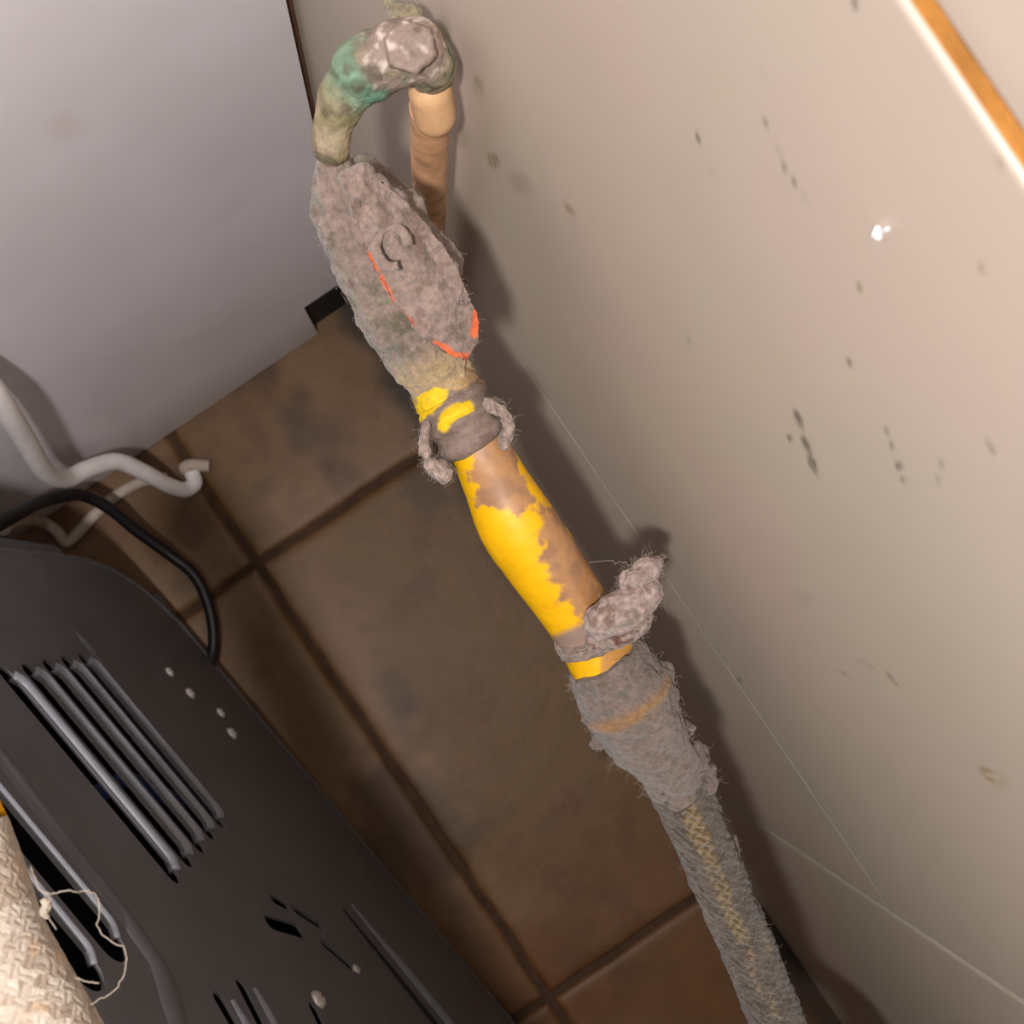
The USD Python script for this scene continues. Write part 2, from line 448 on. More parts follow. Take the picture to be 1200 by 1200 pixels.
# local frame on the sheet: s along the sheet towards -y, z up, n out of the sheet
sdir = np.array([BK, -1.0, 0]) / math.hypot(BK, 1)
ndir = np.array([1.0, BK, 0]) / math.hypot(BK, 1)
org = np.array([BX0, BY0, 0])


def sz(px, py):
    p = on_back(px, py)
    return (p - org) @ sdir, p[2]


def sheet(man):
    """x=s, y=z, z=out of the sheet -> world"""
    R = np.stack([sdir, [0, 0, 1], ndir], 1)
    M = np.hstack([R, org[:, None]])
    out = man.transform(M.tolist())
    return out


def place(s, z, n=0.0):
    return org + sdir * s + np.array([0, 0, z]) + ndir * n


# outline of the sheet: cut lower corner
S0, S1, ZT, ZB = -0.112, 0.80, 0.66, 0.022
corner = [(S0, ZT), (S0, 0.16), (S0 + .004, 0.115), (S0 + .014, 0.078), (S0 + .034, 0.046), (S0 + .062, 0.030), (S0 + .10, ZB), (S1, ZB), (S1, ZT)]
sh = Polygon(corner).buffer(-0.004).buffer(0.004)
slots = []
vents = []
sa, sb = -0.0285, 0.0905
zs5 = np.linspace(0.309, 0.421, 5)
for z in zs5:
    vents.append((sa, sb, z))
for k in range(4):
    vents.append((sa, sb, 0.5165 + 0.028 * k))
s0_, z0_ = sz(268, 1168)
extra = []
for (p0, p1) in (((258, 1172), (300, 1245)), ((284, 1156), (322, 1230)), ((368, 1182), (384, 1215))):
    a, b = sz(*p0), sz(*p1)
    extra.append((a, b))
for a, b, z in vents:
    slots.append(LineString([(a, z), (b, z)]).buffer(0.0062 if z < .5 else 0.0088))
for a, b in extra:
    slots.append(LineString([a, b]).buffer(0.0045))
for p0, p1, r in (((321, 1054), (336, 1062), .0035), ((346, 1066), (376, 1086), .0035), ((317, 1081), (350, 1091), .0050), ((380, 1106), (412, 1134), .0040)):
    slots.append(LineString([sz(*p0), sz(*p1)]).buffer(r))
for sl in slots:
    sh = sh.difference(sl)
ext = m3.Manifold.extrude(m3.CrossSection([list(sh.exterior.coords)[:-1]] + [list(i.coords)[:-1] for i in sh.interiors], m3.FillRule.EvenOdd), 0.0016)
obj('back_sheet', sheet(ext.translate([0, 0, -0.0016])), 'dark_metal', app)
# rolled rim of the sheet's bottom edge and cut corner
rim = [place(s, z, -0.003) for s, z in corner[:8]]
P = np.array([[*p, 0.0042] for p in [place(S0, ZT, -.003), place(S0, .3, -.003)] + rim[1:]])
v, f, *_ = sweep(P, 160, 14)
obj('rolled_edge', (v, f), 'dark_metal', app, smooth=True)
# housing a little wider than the sheet, behind it
def slab(a, b, z0, z1, n0, n1, r=.004):
    return sheet(m3.Manifold.batch_hull([m3.Manifold.sphere(r, 12).translate([x, y, z]) for x in (a + r, b - r) for y in (z0 + r, z1 - r) for z in (n0 + r, n1 - r)]))
shell = slab(-0.142, S1 + .03, 0.13, ZT + .02, -0.45, -0.010, .012)
obj('housing', shell - slab(-0.09, S1 - .05, 0.04, ZT - .03, -0.30, 0.02, .004), 'dark_metal', app, smooth=40)
obj('base', slab(-0.085, S1 - .02, 0.012, 0.129, -0.43, -0.012, .008), 'inside_black', app, smooth=40)
for s in (0.0, 0.62):
    for n_ in (-0.38, -0.06):
        q = place(s, 0, n_)
        obj('foot', m3.Manifold.cylinder(0.016, .018, .02, 20).translate([float(k) for k in q]), 'black_plastic', app, smooth=40)
obj('slot_backing', slab(-0.085, S1 - .06, 0.14, ZT - .04, -0.075, -0.055, .003), 'inside_black', app, smooth=40)  # black sheet added behind the vents so the slots look dark
# pressed louvre lips, one under each vent slot
for a, b, z in vents + [(x[0][0], x[1][0], (x[0][1] + x[1][1]) / 2) for x in []]:
    up_row = z > .5
    zz = z - (0.0106 if not up_row else 0.0108)
    fat = 1.0 if not up_row else .62
    pts = [(a - .001, zz + .0030, -.0005), (a + .004, zz, .0004), (a + .012, zz, .0012), ((a + b) / 2, zz, .0014), (b - .012, zz, .0012), (b - .004, zz, .0004), (b + .001, zz + .003, -.0003)]
    v, f, *_ = sweep(np.array([[*place(s, q, n - .0008), r_ * fat] for (s, q, n), r_ in zip(pts, (.0030, .0034, .0026, .0023, .0026, .0034, .0030))]), 60, 12)
    obj('louver', (v, f), 'dark_louver', app, smooth=True)
    q = place(b + .001, zz + .0034, .0008)
for (p0, p1) in (((272, 1172), (312, 1245)), ((298, 1158), (336, 1230))):
    a, b = sz(*p0), sz(*p1)
    v, f, *_ = sweep(np.array([[*place(*a, -.001), .0022], [*place(*((np.array(a) * .5 + np.array(b) * .5)), -.0004), .0024], [*place(*b, -.001), .0022]]), 30, 12)
    obj('louver', (v, f), 'dark_louver', app, smooth=True)
# embossed creases
for pts, r, nm in (([(-30, 850), (0, 884), (50, 950), (95, 1008), (135, 1058), (165, 1100), (188, 1135), (205, 1190), (212, 1240)], .016, 'crease'),
                   ([(78, 728), (100, 752), (130, 792), (155, 826)], .013, 'crease')):
    Q = [[*place(*sz(*p), -r * .90), r] for p in pts]
    Q[0][3] *= .8
    Q[-1][3] *= .8
    v, f, *_ = sweep(np.array(Q), 80, 40)
    v = v + ndir * np.maximum(-.0014 - (v - org) @ ndir, 0)[:, None]      # only the raised side
    obj(nm, (v, f), 'dark_metal', app, smooth=True)
# bottom seam with its folded lip
a, b = np.array(sz(402, 1066)), np.array(sz(560, 1265))
v, f, *_ = sweep(np.array([[*place(*a, -.0008), .0016], [*place(*(a * .5 + b * .5), -.0008), .0030], [*place(*b, -.0008), .0030]]), 40, 10)
obj('seam', (v, f), 'inside_black', app, smooth=True)
a2, b2 = np.array(sz(412, 1060)), np.array(sz(576, 1262))
v, f, *_ = sweep(np.array([[*place(*a2, -.003), .004], [*place(*(a2 * .5 + b2 * .5), -.003), .0065], [*place(*b2, -.003), .0065]]), 40, 16)
obj('seam_lip', (v, f), 'dark_louver', app, smooth=True)


def dome_at(px, py, r, mat, nm, parent, lab=None):
    s, z = sz(px, py)
    c = place(s, z, 0)
    m = trimesh.creation.icosphere(2, r)
    m.apply_scale([1, 1, .75])
    # slotted head: press a groove
    vv = m.vertices
    vv[:, 2] -= np.where(np.abs(vv[:, 0]) < r * .18, r * .16, 0) * (vv[:, 2] > 0)
    R = np.stack([sdir, [0, 0, 1], ndir], 1)
    o = obj(nm, (vv @ R.T + c, m.faces), mat, parent, smooth=True)
    if lab:
        tag(o, lab)


for px, py, r in ((198, 788, .0040), (222, 813, .0046), (258, 836, .0044), (271, 860, .0052), (372, 1172, .0052), (417, 1136, .0032)):
    dome_at(px, py, r, 'screw_metal', 'screw', app, None)
# blue wire behind the vents
Q = [place(.035, .420, -.012), place(.040, .385, -.011), place(.040, .355, -.011), place(.052, .335, -.010), place(.066, .312, -.011), place(.07, .28, -.02)]
v, f, *_ = sweep(np.array([[*q, .0042] for q in Q]), 50, 10)
tag(obj('wire', (v, f), 'blue_wire', app, smooth=True), 'blue wire behind the vent slots')

# ------------------------------------------------------------------ cables on the floor
def cable(name, label, pts, r, mat, ribs=0.0, n=200, loc=None, parent=None):
    P = np.array([[*at(x, y, d), r] for x, y, d in pts])
    v, f, s, t, k, dd = sweep(P, n, 16, (lambda S, T: ribs * np.sin(S * 2 * math.pi / .0035)) if ribs else None)
    o = thing(name, label, 'cable', P[-1, :3] * [1, 1, 0]) if parent is None else parent
    obj('cable_jacket', (v, f), mat, o, smooth=True)
    return o


w = cable('power_cable', 'thick white cable bending down across the white cabinet to the floor',
          [(-70, 395, .50), (-30, 432, .53), (0, 468, .56), (28, 512, .62), (52, 551, .69), (76, 561, .74), (104, 549, .77), (136, 541, .80), (166, 552, .83), (196, 568, .865), (216, 574, .885), (228, 566, .8905), (224, 552, .8905)],
          .0068, 'white_cable', n=240)
P = np.array([[*at(x, y, .893), .0055] for x, y in ((224, 553), (216, 549), (224, 545), (246, 546))])
v, f, *_ = sweep(P, 40, 14)
tag(obj('end_sleeve', (v, f), 'pale_cable', w, smooth=True), 'grey white end lying on the floor tile')
cable('thin_cable', 'thin pale cable lying in an angle on the floor beside the appliance',
      [(196, 560, .8945), (168, 564, .8945), (140, 578, .8945), (112, 602, .8945), (84, 632, .8945), (76, 634, .8945), (66, 622, .893), (50, 612, .885), (26, 611, .84), (4, 620, .78)], .0050, 'pale_cable')
cable('black_cable', 'black cable arching over the floor into the foot of the appliance',
      [(-8, 618, .70), (14, 606, .72), (44, 590, .76), (72, 582, .79), (98, 581, .82), (128, 596, .84), (160, 622, .86), (196, 648, .875), (226, 672, .88), (242, 702, .882), (250, 738, .882), (248, 772, .878), (236, 804, .86)],
      .0050, 'black_cable')

# ------------------------------------------------------------------ gas supply: pipe, elbow, valve, hose
DUST, DUST2, DUSTD = lin(148, 127, 119), lin(130, 114, 104), lin(98, 82, 71)


def strands_on(v, nrm, n, length, seed, curl=.9, lift=.0006, bias=None):
    r = np.random.default_rng(seed)
    out = []
    idx = r.integers(0, len(v), n)
    for i in idx:
        p, nn = v[i], nrm[i]
        d = nn * r.uniform(.0, .7) + r.normal(0, .8, 3)
        d /= np.linalg.norm(d) + 1e-9
        L = length * r.uniform(.3, 1.3) * .8
        m = 9
        pts = [p - nn * .0003]
        for k in range(m):
            d = d + r.normal(0, curl * .75, 3)
            d /= np.linalg.norm(d) + 1e-9
            pts.append(pts[-1] + d * L / m)
        out.append(np.array(pts))
    return out


def dusty(tm, base, cover, seed, dust=(DUST, DUST2), scale=260, up=.25):
    """dust lies in patches, a little thicker on what faces up"""
    v, n = np.asarray(tm.vertices), np.asarray(tm.vertex_normals)
    k = meshkit.fbm(v * scale, 4, seed)
    k2 = meshkit.fbm(v * scale * 2.3 + 9, 3, seed + 1)
    d = mixc(dust[0], dust[1], sstep(.3, .7, k2))
    d = mixc(d, DUSTD, sstep(.58, .75, k) * .6)
    w = sstep(1 - cover - .08, 1 - cover + .08, (k - .5) * 1.3 + .5 + up * (n[:, 2] - .3))
    return mixc(base, d, w), w


# supply pipe
pipe = thing('gas_pipe', 'tan copper pipe coming up along the wall into a green stained brass elbow', 'pipe', (0.0855, 0.12, 0.42))
px_, py_ = 0.0855, 0.1195
P = np.array([[WX + .004, py_ - .004, .418, .0063], [.093, py_ - .004, .420, .0063], [px_ + .001, py_ - .004, .431, .0063], [px_, py_ - .003, .46, .0063], [px_, py_ - .001, .53, .0063], [px_, py_, .592, .0063]])
v, f, s, t, k, _ = sweep(P, 160, 36)
nz_ = meshkit.fbm(v * 180, 3, 41)
col = mixc(lin(214, 166, 126), lin(198, 148, 112), sstep(.35, .65, nz_))
col = mixc(col, lin(150, 118, 92), sstep(.6, .7, nz_) * .5)
obj('riser', (v, f), 'copper', pipe, smooth=True, tint=col)
# sloping cut face / flare at the top of the riser
tm = smooth_solid(hull(((px_ - .0003, py_ - .003, .592), .0065), ((px_, py_, .600), .0065)), .0012, 4)
col = np.tile(lin(205, 162, 120), (len(tm.vertices), 1))
obj('solder_joint', tm, 'copper', pipe, smooth=True, tint=col)
D = .288
el = [at(505, 76, D), at(489, 58, D - .004), at(462, 65, D - .004), at(428, 84, D), at(402, 112, D + .004), at(391, 146, D + .010), at(388, 172, D + .014)]
er = [.0066, .0082, .0088, .0078, .0070, .0058, .0056]
man = m3.Manifold.batch_boolean([hull((el[i], er[i]), (el[i + 1], er[i + 1])) for i in range(len(el) - 1)], m3.OpType.Add)
collar = m3.Manifold.batch_boolean([hull((at(440, 74, D), .0090), (at(425, 84, D), .0090)), hull((at(506, 78, D + .004), .0072), (at(505, 88, D + .012), .0068))], m3.OpType.Add)
nut = m3.Manifold.batch_hull([m3.Manifold.sphere(.0012, 10).translate([float(q) for q in at(480 + 27 * math.cos(k * math.pi / 3 + .3), 55 + 27 * math.sin(k * math.pi / 3 + .3), D - dz)]) for k in range(6) for dz in (.002, .0125)])
tm = roughen(roughen(smooth_solid(man + collar + nut, .0009, 8), .0007, 240, 51), .0009, 110, 55)
v = np.asarray(tm.vertices)
n = np.asarray(tm.vertex_normals)
brass = mixc(lin(134, 124, 92), lin(156, 140, 116), sstep(.35, .65, meshkit.fbm(v * 220, 3, 52)))
g = meshkit.fbm(v * 170, 4, 53)
gc = at(430, 92, D)
wg = np.max([sstep(r_, r_ * .35, np.linalg.norm(v - at(*q_, D - .002), axis=1)) for q_, r_ in (((424, 84), .014), ((446, 104), .008), ((470, 96), .007), ((496, 84), .007), ((514, 72), .007), ((436, 104), .009))], axis=0)
col = mixc(brass, mixc(lin(70, 100, 80), lin(108, 150, 126), sstep(.45, .65, g)), np.clip(wg * sstep(.30, .5, g + (1 - n[:, 2]) * .12), 0, 1))
wd = sstep(.016, .009, np.linalg.norm(v - at(474, 54, D - .010), axis=1)) * sstep(.30, .46, meshkit.fbm(v * 300, 3, 54) + .12 * n[:, 2])
col = mixc(col, lin(140, 122, 112), wd)
col = mixc(col, lin(190, 174, 164), wd * sstep(.6, .68, meshkit.fbm(v * 420, 3, 56)))
col = mixc(col, lin(84, 72, 58), sstep(.6, .72, meshkit.fbm(v * 200, 3, 60)) * .7)
obj('elbow', tm, 'paint', pipe, smooth=True, tint=col)
# dust knot and dark stub on top of the elbow
tm = roughen(smooth_solid(hull((at(466, 18, D), .0036), (at(482, 22, D - .003), .0040)) + hull((at(458, 6, D), .0022), (at(467, 16, D), .0028)), .0008, 6), .0012, 420, 57)
col, _ = dusty(tm, lin(110, 96, 70), .5, 58, (lin(150, 138, 110), lin(120, 108, 80)))
obj('dust_knot', tm, 'dust', pipe, smooth=True, tint=col)
curves('lint', strands_on(np.asarray(tm.vertices), np.asarray(tm.vertex_normals), 60, .008, 59), .00008, 'lint', pipe)

# valve -------------------------------------------------------------
valve = thing('gas_valve', 'dust covered gas stop valve with an orange edged lever under lint', 'valve', at(460, 310, .34))
V = [((388, 182, .310), 22), ((394, 222, .315), 27), ((412, 270, .322), 38), ((440, 318, .330), 48), ((470, 364, .338), 50), ((492, 402, .346), 47), ((508, 432, .352), 42), ((520, 450, .355), 36)]
vb = [(at(*p), r * p[2] / F) for p, r in V]
man = m3.Manifold.batch_boolean([hull(vb[i], vb[i + 1]) for i in range(len(vb) - 1)], m3.OpType.Add)
man = man + hull((at(470, 262, .312), .0085), (at(500, 315, .318), .0105))             # stem boss toward the wall
man = man + hull((at(424, 205, .318), .0052), (at(478, 252, .322), .0062))
tm = roughen(roughen(smooth_solid(man, .0012, 14), .0036, 80, 61), .0016, 260, 62)
col, wv = dusty(tm, mixc(lin(136, 126, 108), lin(108, 98, 82), sstep(.4, .6, meshkit.fbm(np.asarray(tm.vertices) * 120, 3, 63))), .48, 64)
v = np.asarray(tm.vertices)
tip = sstep(.026, .012, np.linalg.norm(v - at(530, 452, .352), axis=1))
col = mixc(col, lin(188, 160, 118), tip * .8)
obj('body', tm, 'dust', valve, smooth=True, tint=col)
curves('body_lint', strands_on(v, np.asarray(tm.vertex_normals), 500, .0065, 65), .00008, 'lint', valve)
# lever: a pressed plate lying over the body, wide at the pivot, pointed at its end
ol = [(398, 205), (428, 196), (462, 222), (496, 258), (524, 292), (542, 330), (558, 368), (560, 396), (546, 424), (532, 420), (510, 404), (486, 384), (462, 356), (440, 320), (430, 296), (420, 262)]
def lever_pt(px, py, up=0.0):
    t_ = ((px - 400) * .55 + (py - 200) * .83) / 260.0
    d = .292 + .026 * t_ - up
    return at(px, py, d)
poly = Polygon(ol).buffer(-6).buffer(6)
ev = m3.Manifold.extrude(m3.CrossSection([list(poly.exterior.coords)[:-1]], m3.FillRule.EvenOdd), 1.0).refine_to_length(6.0)
mm = ev.to_mesh()
lv, lf = np.array(mm.vert_properties[:, :3]), np.array(mm.tri_verts)
bd = poly.exterior
import shapely
dist = shapely.distance(shapely.points(lv[:, 0], lv[:, 1]), bd)
top = lv[:, 2] > .5
hgt = np.where(top, .0070 + .0034 * sstep(0, 40, dist), .0015)
W3 = np.array([lever_pt(a, b, h) for (a, b), h in zip(lv[:, :2], hgt)])
tml = trimesh.Trimesh(W3, lf, process=False)
if tml.volume < 0:
    tml.invert()
sv_, sf_ = np.array(tml.vertices), np.array(tml.faces)
for _k in range(2):
    sv_, sf_ = trimesh.remesh.subdivide(sv_, sf_)
tml = trimesh.Trimesh(sv_, sf_, process=True)
pxy = None
# recover how deep inside the rim each vertex lies, for the bare orange edge
nv = np.asarray(tml.vertex_normals)
vv = np.asarray(tml.vertices)
dd = H - vv[:, 2]
o = vv[:, :2] * (F / dd)[:, None]
pxl = np.c_[CX + o[:, 0] * U[0] + o[:, 1] * Wd[0], CY + o[:, 0] * U[1] + o[:, 1] * Wd[1]]
ed = shapely.distance(shapely.points(pxl[:, 0], pxl[:, 1]), bd)
wear = [LineString([(430, 302), (446, 334), (462, 360), (480, 386)]), LineString([(512, 406), (532, 420), (546, 420)]), LineString([(559, 368), (559, 390)])]
wdist = np.min([shapely.distance(shapely.points(pxl[:, 0], pxl[:, 1]), l) for l in wear], axis=0)
bare = sstep(9.0, 4.5, wdist) * sstep(.40, .50, meshkit.fbm(vv * 210, 3, 71))
tml = roughen(roughen(tml, .0030, 105, 72), .0014, 300, 73)
col, _ = dusty(tml, DUST, .5, 74)
lv_dark = sstep(.56, .68, meshkit.fbm(vv * 190, 4, 75))
col = mixc(col, lin(110, 88, 78), lv_dark * .55)
col = mixc(col, lin(214, 102, 58), bare)
obj('lever', tml, 'dust', valve, smooth=True, tint=col)
# round pivot screw under the dust
P_ = at(456, 300, .300)
ring = []
for k in range(20):
    a = 2 * math.pi * k / 24 + 1.2
    ring.append([*(at(460 + 19 * math.cos(a), 290 + 23 * math.sin(a), .2905) + [0, 0, .0002]), .0013])
v, f, *_ = sweep(np.array(ring), 80, 10)
tmr = roughen(trimesh.Trimesh(v, f, process=False), .0012, 300, 77)
col, _ = dusty(tmr, DUST, .7, 78)
obj('pivot_ring', tmr, 'dust', valve, smooth=True, tint=col)
curves('lever_lint', strands_on(np.asarray(tml.vertices), np.asarray(tml.vertex_normals), 450, .005, 79), .00008, 'lint', valve)

# hose ---------------------------------------------------------------
hose = thing('gas_hose', 'gas hose with bright yellow dusty sleeve and dust caked braid beside the wall', 'gas hose', at(620, 620, .38))


def hp(px, py, d, rpx):
    return [*at(px, py, d), rpx * d / F]


# coupling at the valve: tan collar and two dusty bands over a yellow sleeve end
P = np.array([hp(516, 446, .356, 38), hp(522, 458, .357, 41), hp(530, 472, .358, 42), hp(540, 490, .359, 42), hp(552, 512, .360, 41), hp(558, 522, .361, 38)])
v, f, s, t, k, _ = sweep(P, 90, 96, lambda S, T: .0008 * np.sin(S * 900) * (S > .006))
tm = roughen(trimesh.Trimesh(v, f, process=False), .0005, 300, 81)
kk = meshkit.fbm(v * 200, 3, 82)
def project(v):
    dd = H - v[:, 2]
    o = v[:, :2] * (F / dd)[:, None]
    return np.c_[CX + o[:, 0] * U[0] + o[:, 1] * Wd[0], CY + o[:, 0] * U[1] + o[:, 1] * Wd[1]]
def within(poly, q):
    p = shapely.points(q[:, 0], q[:, 1])
    return np.where(shapely.contains(poly, p), 1, -1) * shapely.distance(p, poly.exterior)
q_ = project(v)
low_ = q_[:, 1] + (q_[:, 0] - 520) * .30
col = mixc(lin(178, 146, 104), lin(160, 132, 98), sstep(.4, .6, kk))
col = mixc(col, lin(128, 110, 100), sstep(456, 464, low_ + (kk - .5) * 20))
col = mixc(col, lin(104, 84, 74), sstep(.55, .68, kk) * .6 * sstep(456, 464, low_))
up_ = np.asarray(tm.vertex_normals)[:, 2] > -.2
for pg in (Polygon([(484, 464), (508, 452), (524, 455), (520, 468), (508, 486), (490, 494)]), Polygon([(512, 502), (516, 486), (530, 474), (552, 469), (557, 481), (540, 490), (520, 504)])):
    col = mixc(col, lin(224, 186, 16), sstep(-2, 2.5, within(pg, q_) + (kk - .5) * 16) * up_)
obj('coupling', tm, 'paint', hose, smooth=True, tint=col)
# clamp lugs at the coupling
for pts, r0 in ((((500, 498, .352), (496, 520, .352), (503, 540, .352)), 6), (((506, 545, .352), (520, 556, .352)), 11), (((574, 474, .350), (590, 482, .350), (597, 500, .350), (592, 520, .350)), 7)):
    b = [(at(*p), r0 * p[2] / F) for p in pts]
    tm = roughen(smooth_solid(m3.Manifold.batch_boolean([hull(b[i], b[i + 1]) for i in range(len(b) - 1)], m3.OpType.Add), .0008, 6), .0024, 260, 83)
    col, _ = dusty(tm, lin(140, 122, 112), .6, 84, (lin(178, 156, 146), lin(140, 124, 114)))
    o_ = obj('clamp_lug', tm, 'dust', hose, smooth=True, tint=col)
    curves('lug_lint', strands_on(np.asarray(tm.vertices), np.asarray(tm.vertex_normals), 160, .006, 85), .00008, 'lint', hose)

# yellow sleeve
P = np.array([hp(552, 506, .3605, 35), hp(564, 532, .362, 37), hp(581, 566, .366, 40), hp(604, 612, .371, 46), hp(630, 650, .376, 45), hp(654, 686, .381, 41.5), hp(674, 716, .386, 39), hp(690, 742, .390, 37), hp(700, 762, .393, 38), hp(708, 778, .395, 38)])
v, f, s, t, k, _ = sweep(P, 260, 120, lambda S, T: .0006 * np.cos(2 * T + S * 30))
tm = roughen(trimesh.Trimesh(v, f, process=False), .0003, 120, 86)
v = np.asarray(tm.vertices)
dd = H - v[:, 2]
o = v[:, :2] * (F / dd)[:, None]
pl = np.c_[CX + o[:, 0] * U[0] + o[:, 1] * Wd[0], CY + o[:, 0] * U[1] + o[:, 1] * Wd[1]]
w1 = (meshkit.fbm(v * 260, 4, 87) - .5)
patch1 = Polygon([(556, 498), (590, 498), (600, 524), (604, 545), (618, 570), (625, 585), (612, 604), (600, 598), (582, 594), (560, 592), (556, 570), (552, 545), (560, 525)])
patch2 = Polygon([(632, 590), (650, 592), (668, 618), (690, 650), (706, 690), (712, 720), (695, 735), (680, 728), (660, 702), (650, 676), (632, 652), (640, 625), (634, 608)])
upf = np.asarray(tm.vertex_normals)[:, 2] > -.1
def inside(poly):
    p = shapely.points(pl[:, 0], pl[:, 1])
    return np.where(shapely.contains(poly, p), 1, -1) * shapely.distance(p, poly.exterior)
col = np.tile(lin(236, 178, 4), (len(v), 1))
col = mixc(col, lin(226, 160, 2), sstep(.1, .3, w1))
wp = np.maximum(sstep(-5, 3, inside(patch1) + w1 * 34), sstep(-5, 3, inside(patch2) + w1 * 34)) * upf
dc = mixc(lin(170, 126, 92), lin(146, 108, 86), sstep(-.12, .12, meshkit.fbm(v * 150, 3, 88) - .5))
dc = mixc(dc, lin(160, 104, 50), sstep(670, 700, pl[:, 0]) * sstep(-.05, .1, w1) * .8)
col = mixc(col, dc, wp * .94)
band = sstep(726, 738, pl[:, 1] + (pl[:, 0] - 680) * .45) 
col = mixc(col, lin(148, 124, 112), band * sstep(772, 758, pl[:, 1] + (pl[:, 0] - 690) * .35) * sstep(-.25, .0, w1 + .12))
col = mixc(col, lin(180, 128, 72), sstep(700, 708, pl[:, 0]) * sstep(752, 764, pl[:, 1]) * .9)
obj('yellow_sleeve', tm, 'sleeve', hose, smooth=True, tint=col)

# second clamp with screw housing, thick with lint
cl = UsdGeom.Xform.Define(stage, numbered(str(hose.GetPath()) + '/hose_clamp'))
tag(cl, 'lint covered clamp with screw housing at the lower end of the yellow sleeve')
P = np.array([hp(685, 733, .388, 40), hp(688, 738, .389, 43), hp(696, 750, .3905, 43), hp(699, 756, .391, 40)])
v, f, s, t, k, _ = sweep(P, 26, 90)
tm = roughen(trimesh.Trimesh(v, f, process=False), .0012, 300, 91)
col, _ = dusty(tm, lin(120, 92, 80), .55, 92)
obj('band', tm, 'dust', cl, smooth=True, tint=col)
for nm, b in (('screw_housing', [((706, 728, .368), 22), ((730, 716, .366), 25), ((752, 694, .366), 22)]), ('screw_head', [((742, 678, .363), 16), ((762, 666, .362), 13), ((770, 660, .362), 9)]), ('dust_knot', [((722, 742, .372), 17), ((746, 728, .374), 17), ((700, 752, .376), 14)])):
    q = [(at(*p), r * p[2] / F) for p, r in b]
    tm = roughen(roughen(smooth_solid(m3.Manifold.batch_boolean([hull(q[i], q[i + 1]) for i in range(len(q) - 1)], m3.OpType.Add), .0008, 6), .0022, 170, 93), .0010, 420, 94)
    col, _ = dusty(tm, lin(128, 102, 92), .55, 95, (lin(176, 154, 146), lin(146, 128, 120)), scale=300)
    if nm == 'dust_knot':
        col = mixc(col, lin(104, 70, 58), sstep(.5, .62, meshkit.fbm(np.asarray(tm.vertices) * 280, 3, 96)))
    obj(nm, tm, 'dust', cl, smooth=True, tint=col)
    curves('lint', strands_on(np.asarray(tm.vertices), np.asarray(tm.vertex_normals), 260, .007, 97), .00008, 'lint', cl)

# ferrule and braid
P = np.array([hp(705, 772, .394, 44), hp(711, 782, .395, 48), hp(722, 800, .398, 52), hp(733, 818, .400, 54), hp(742, 834, .403, 53), hp(752, 852, .406, 49), hp(768, 876, .411, 43), hp(786, 902, .417, 38), hp(796, 920, .421, 36)])
v, f, s, t, k, _ = sweep(P, 150, 110, lambda S, T: .0016 * np.exp(-((S - .019) / .0016) ** 2) + .0022 * (meshkit.fbm(np.stack([np.cos(T) * 2.2, np.sin(T) * 2.2, S * 90], -1), 3, 101) - .5))
tm = roughen(roughen(trimesh.Trimesh(v, f, process=False), .0026, 105, 102), .0010, 330, 103)
base = mixc(lin(104, 98, 90), lin(122, 110, 102), sstep(.25, .6, k))
col, _ = dusty(tm, base, .5, 104, (lin(130, 113, 106), lin(112, 99, 91)))
rg = np.exp(-((s - .019) / .0018) ** 2)
col = mixc(col, lin(150, 112, 70), rg * .85 * sstep(.3, .5, meshkit.fbm(v * 150, 3, 105)))
obj('ferrule', tm, 'dust', hose, smooth=True, tint=col)
curves('ferrule_lint', strands_on(np.asarray(tm.vertices), np.asarray(tm.vertex_normals), 900, .008, 106), .00008, 'lint', hose)


def braid(S, T, r, nc, pitch):
    """height of a plaited cover: two sets of strands crossing over and under"""
    a = (T * nc / 2 + S * 2 * math.pi * nc / 2 / pitch)
    b = (T * nc / 2 - S * 2 * math.pi * nc / 2 / pitch)
    ha, hb = np.abs(np.cos(a)), np.abs(np.cos(b))
    over = np.sin(a) * np.sin(b)
    return np.where(over > 0, ha, hb), np.floor(a / math.pi), np.floor(b / math.pi), over


# the braid leaves the ferrule, drops out of view and turns back up to the appliance
q0 = at(55, 1232, .250)
bp = [hp(788, 906, .4175, 33), hp(806, 945, .424, 32), hp(826, 990, .432, 31), hp(850, 1050, .444, 30), hp(880, 1120, .460, 29.5), hp(912, 1200, .480, 29.5), hp(944, 1285, .500, 29.5)]
bp += [[.046, -.345, .375, .0135], [.02, -.415, .362, .0135], [-.04, -.44, .39, .0135], [-.105, -.395, .46, .0135], [-.137, -.30, .54, .0135], [-.143, -.20, .60, .0140], [-.141, -.12, .632, .0142]]
def bshape(S, T):
    h, _, _, _ = braid(S, T, .012, 16, .085)
    return .0009 * h + .0016 * (meshkit.fbm(np.stack([np.cos(T) * 1.8, np.sin(T) * 1.8, S * 70], -1), 3, 111) - .5) * 1.7
v, f, s, t, k, _ = sweep(np.array(bp), 900, 84, bshape)
h, _, _, ov = braid(s, t, .012, 16, .085)
tm = roughen(roughen(trimesh.Trimesh(v, f, process=False), .0016, 130, 116), .0006, 500, 112)
br = meshkit.fbm(np.c_[np.cos(t) * 2.4, np.sin(t) * 2.4, s * 45], 4, 113)
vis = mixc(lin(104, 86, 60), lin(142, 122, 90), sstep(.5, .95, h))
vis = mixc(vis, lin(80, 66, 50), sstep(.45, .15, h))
n = np.asarray(tm.vertex_normals)
dcol = mixc(lin(100, 87, 76), lin(78, 67, 57), sstep(.35, .65, meshkit.fbm(v * 300, 4, 114)))
pq = project(v)
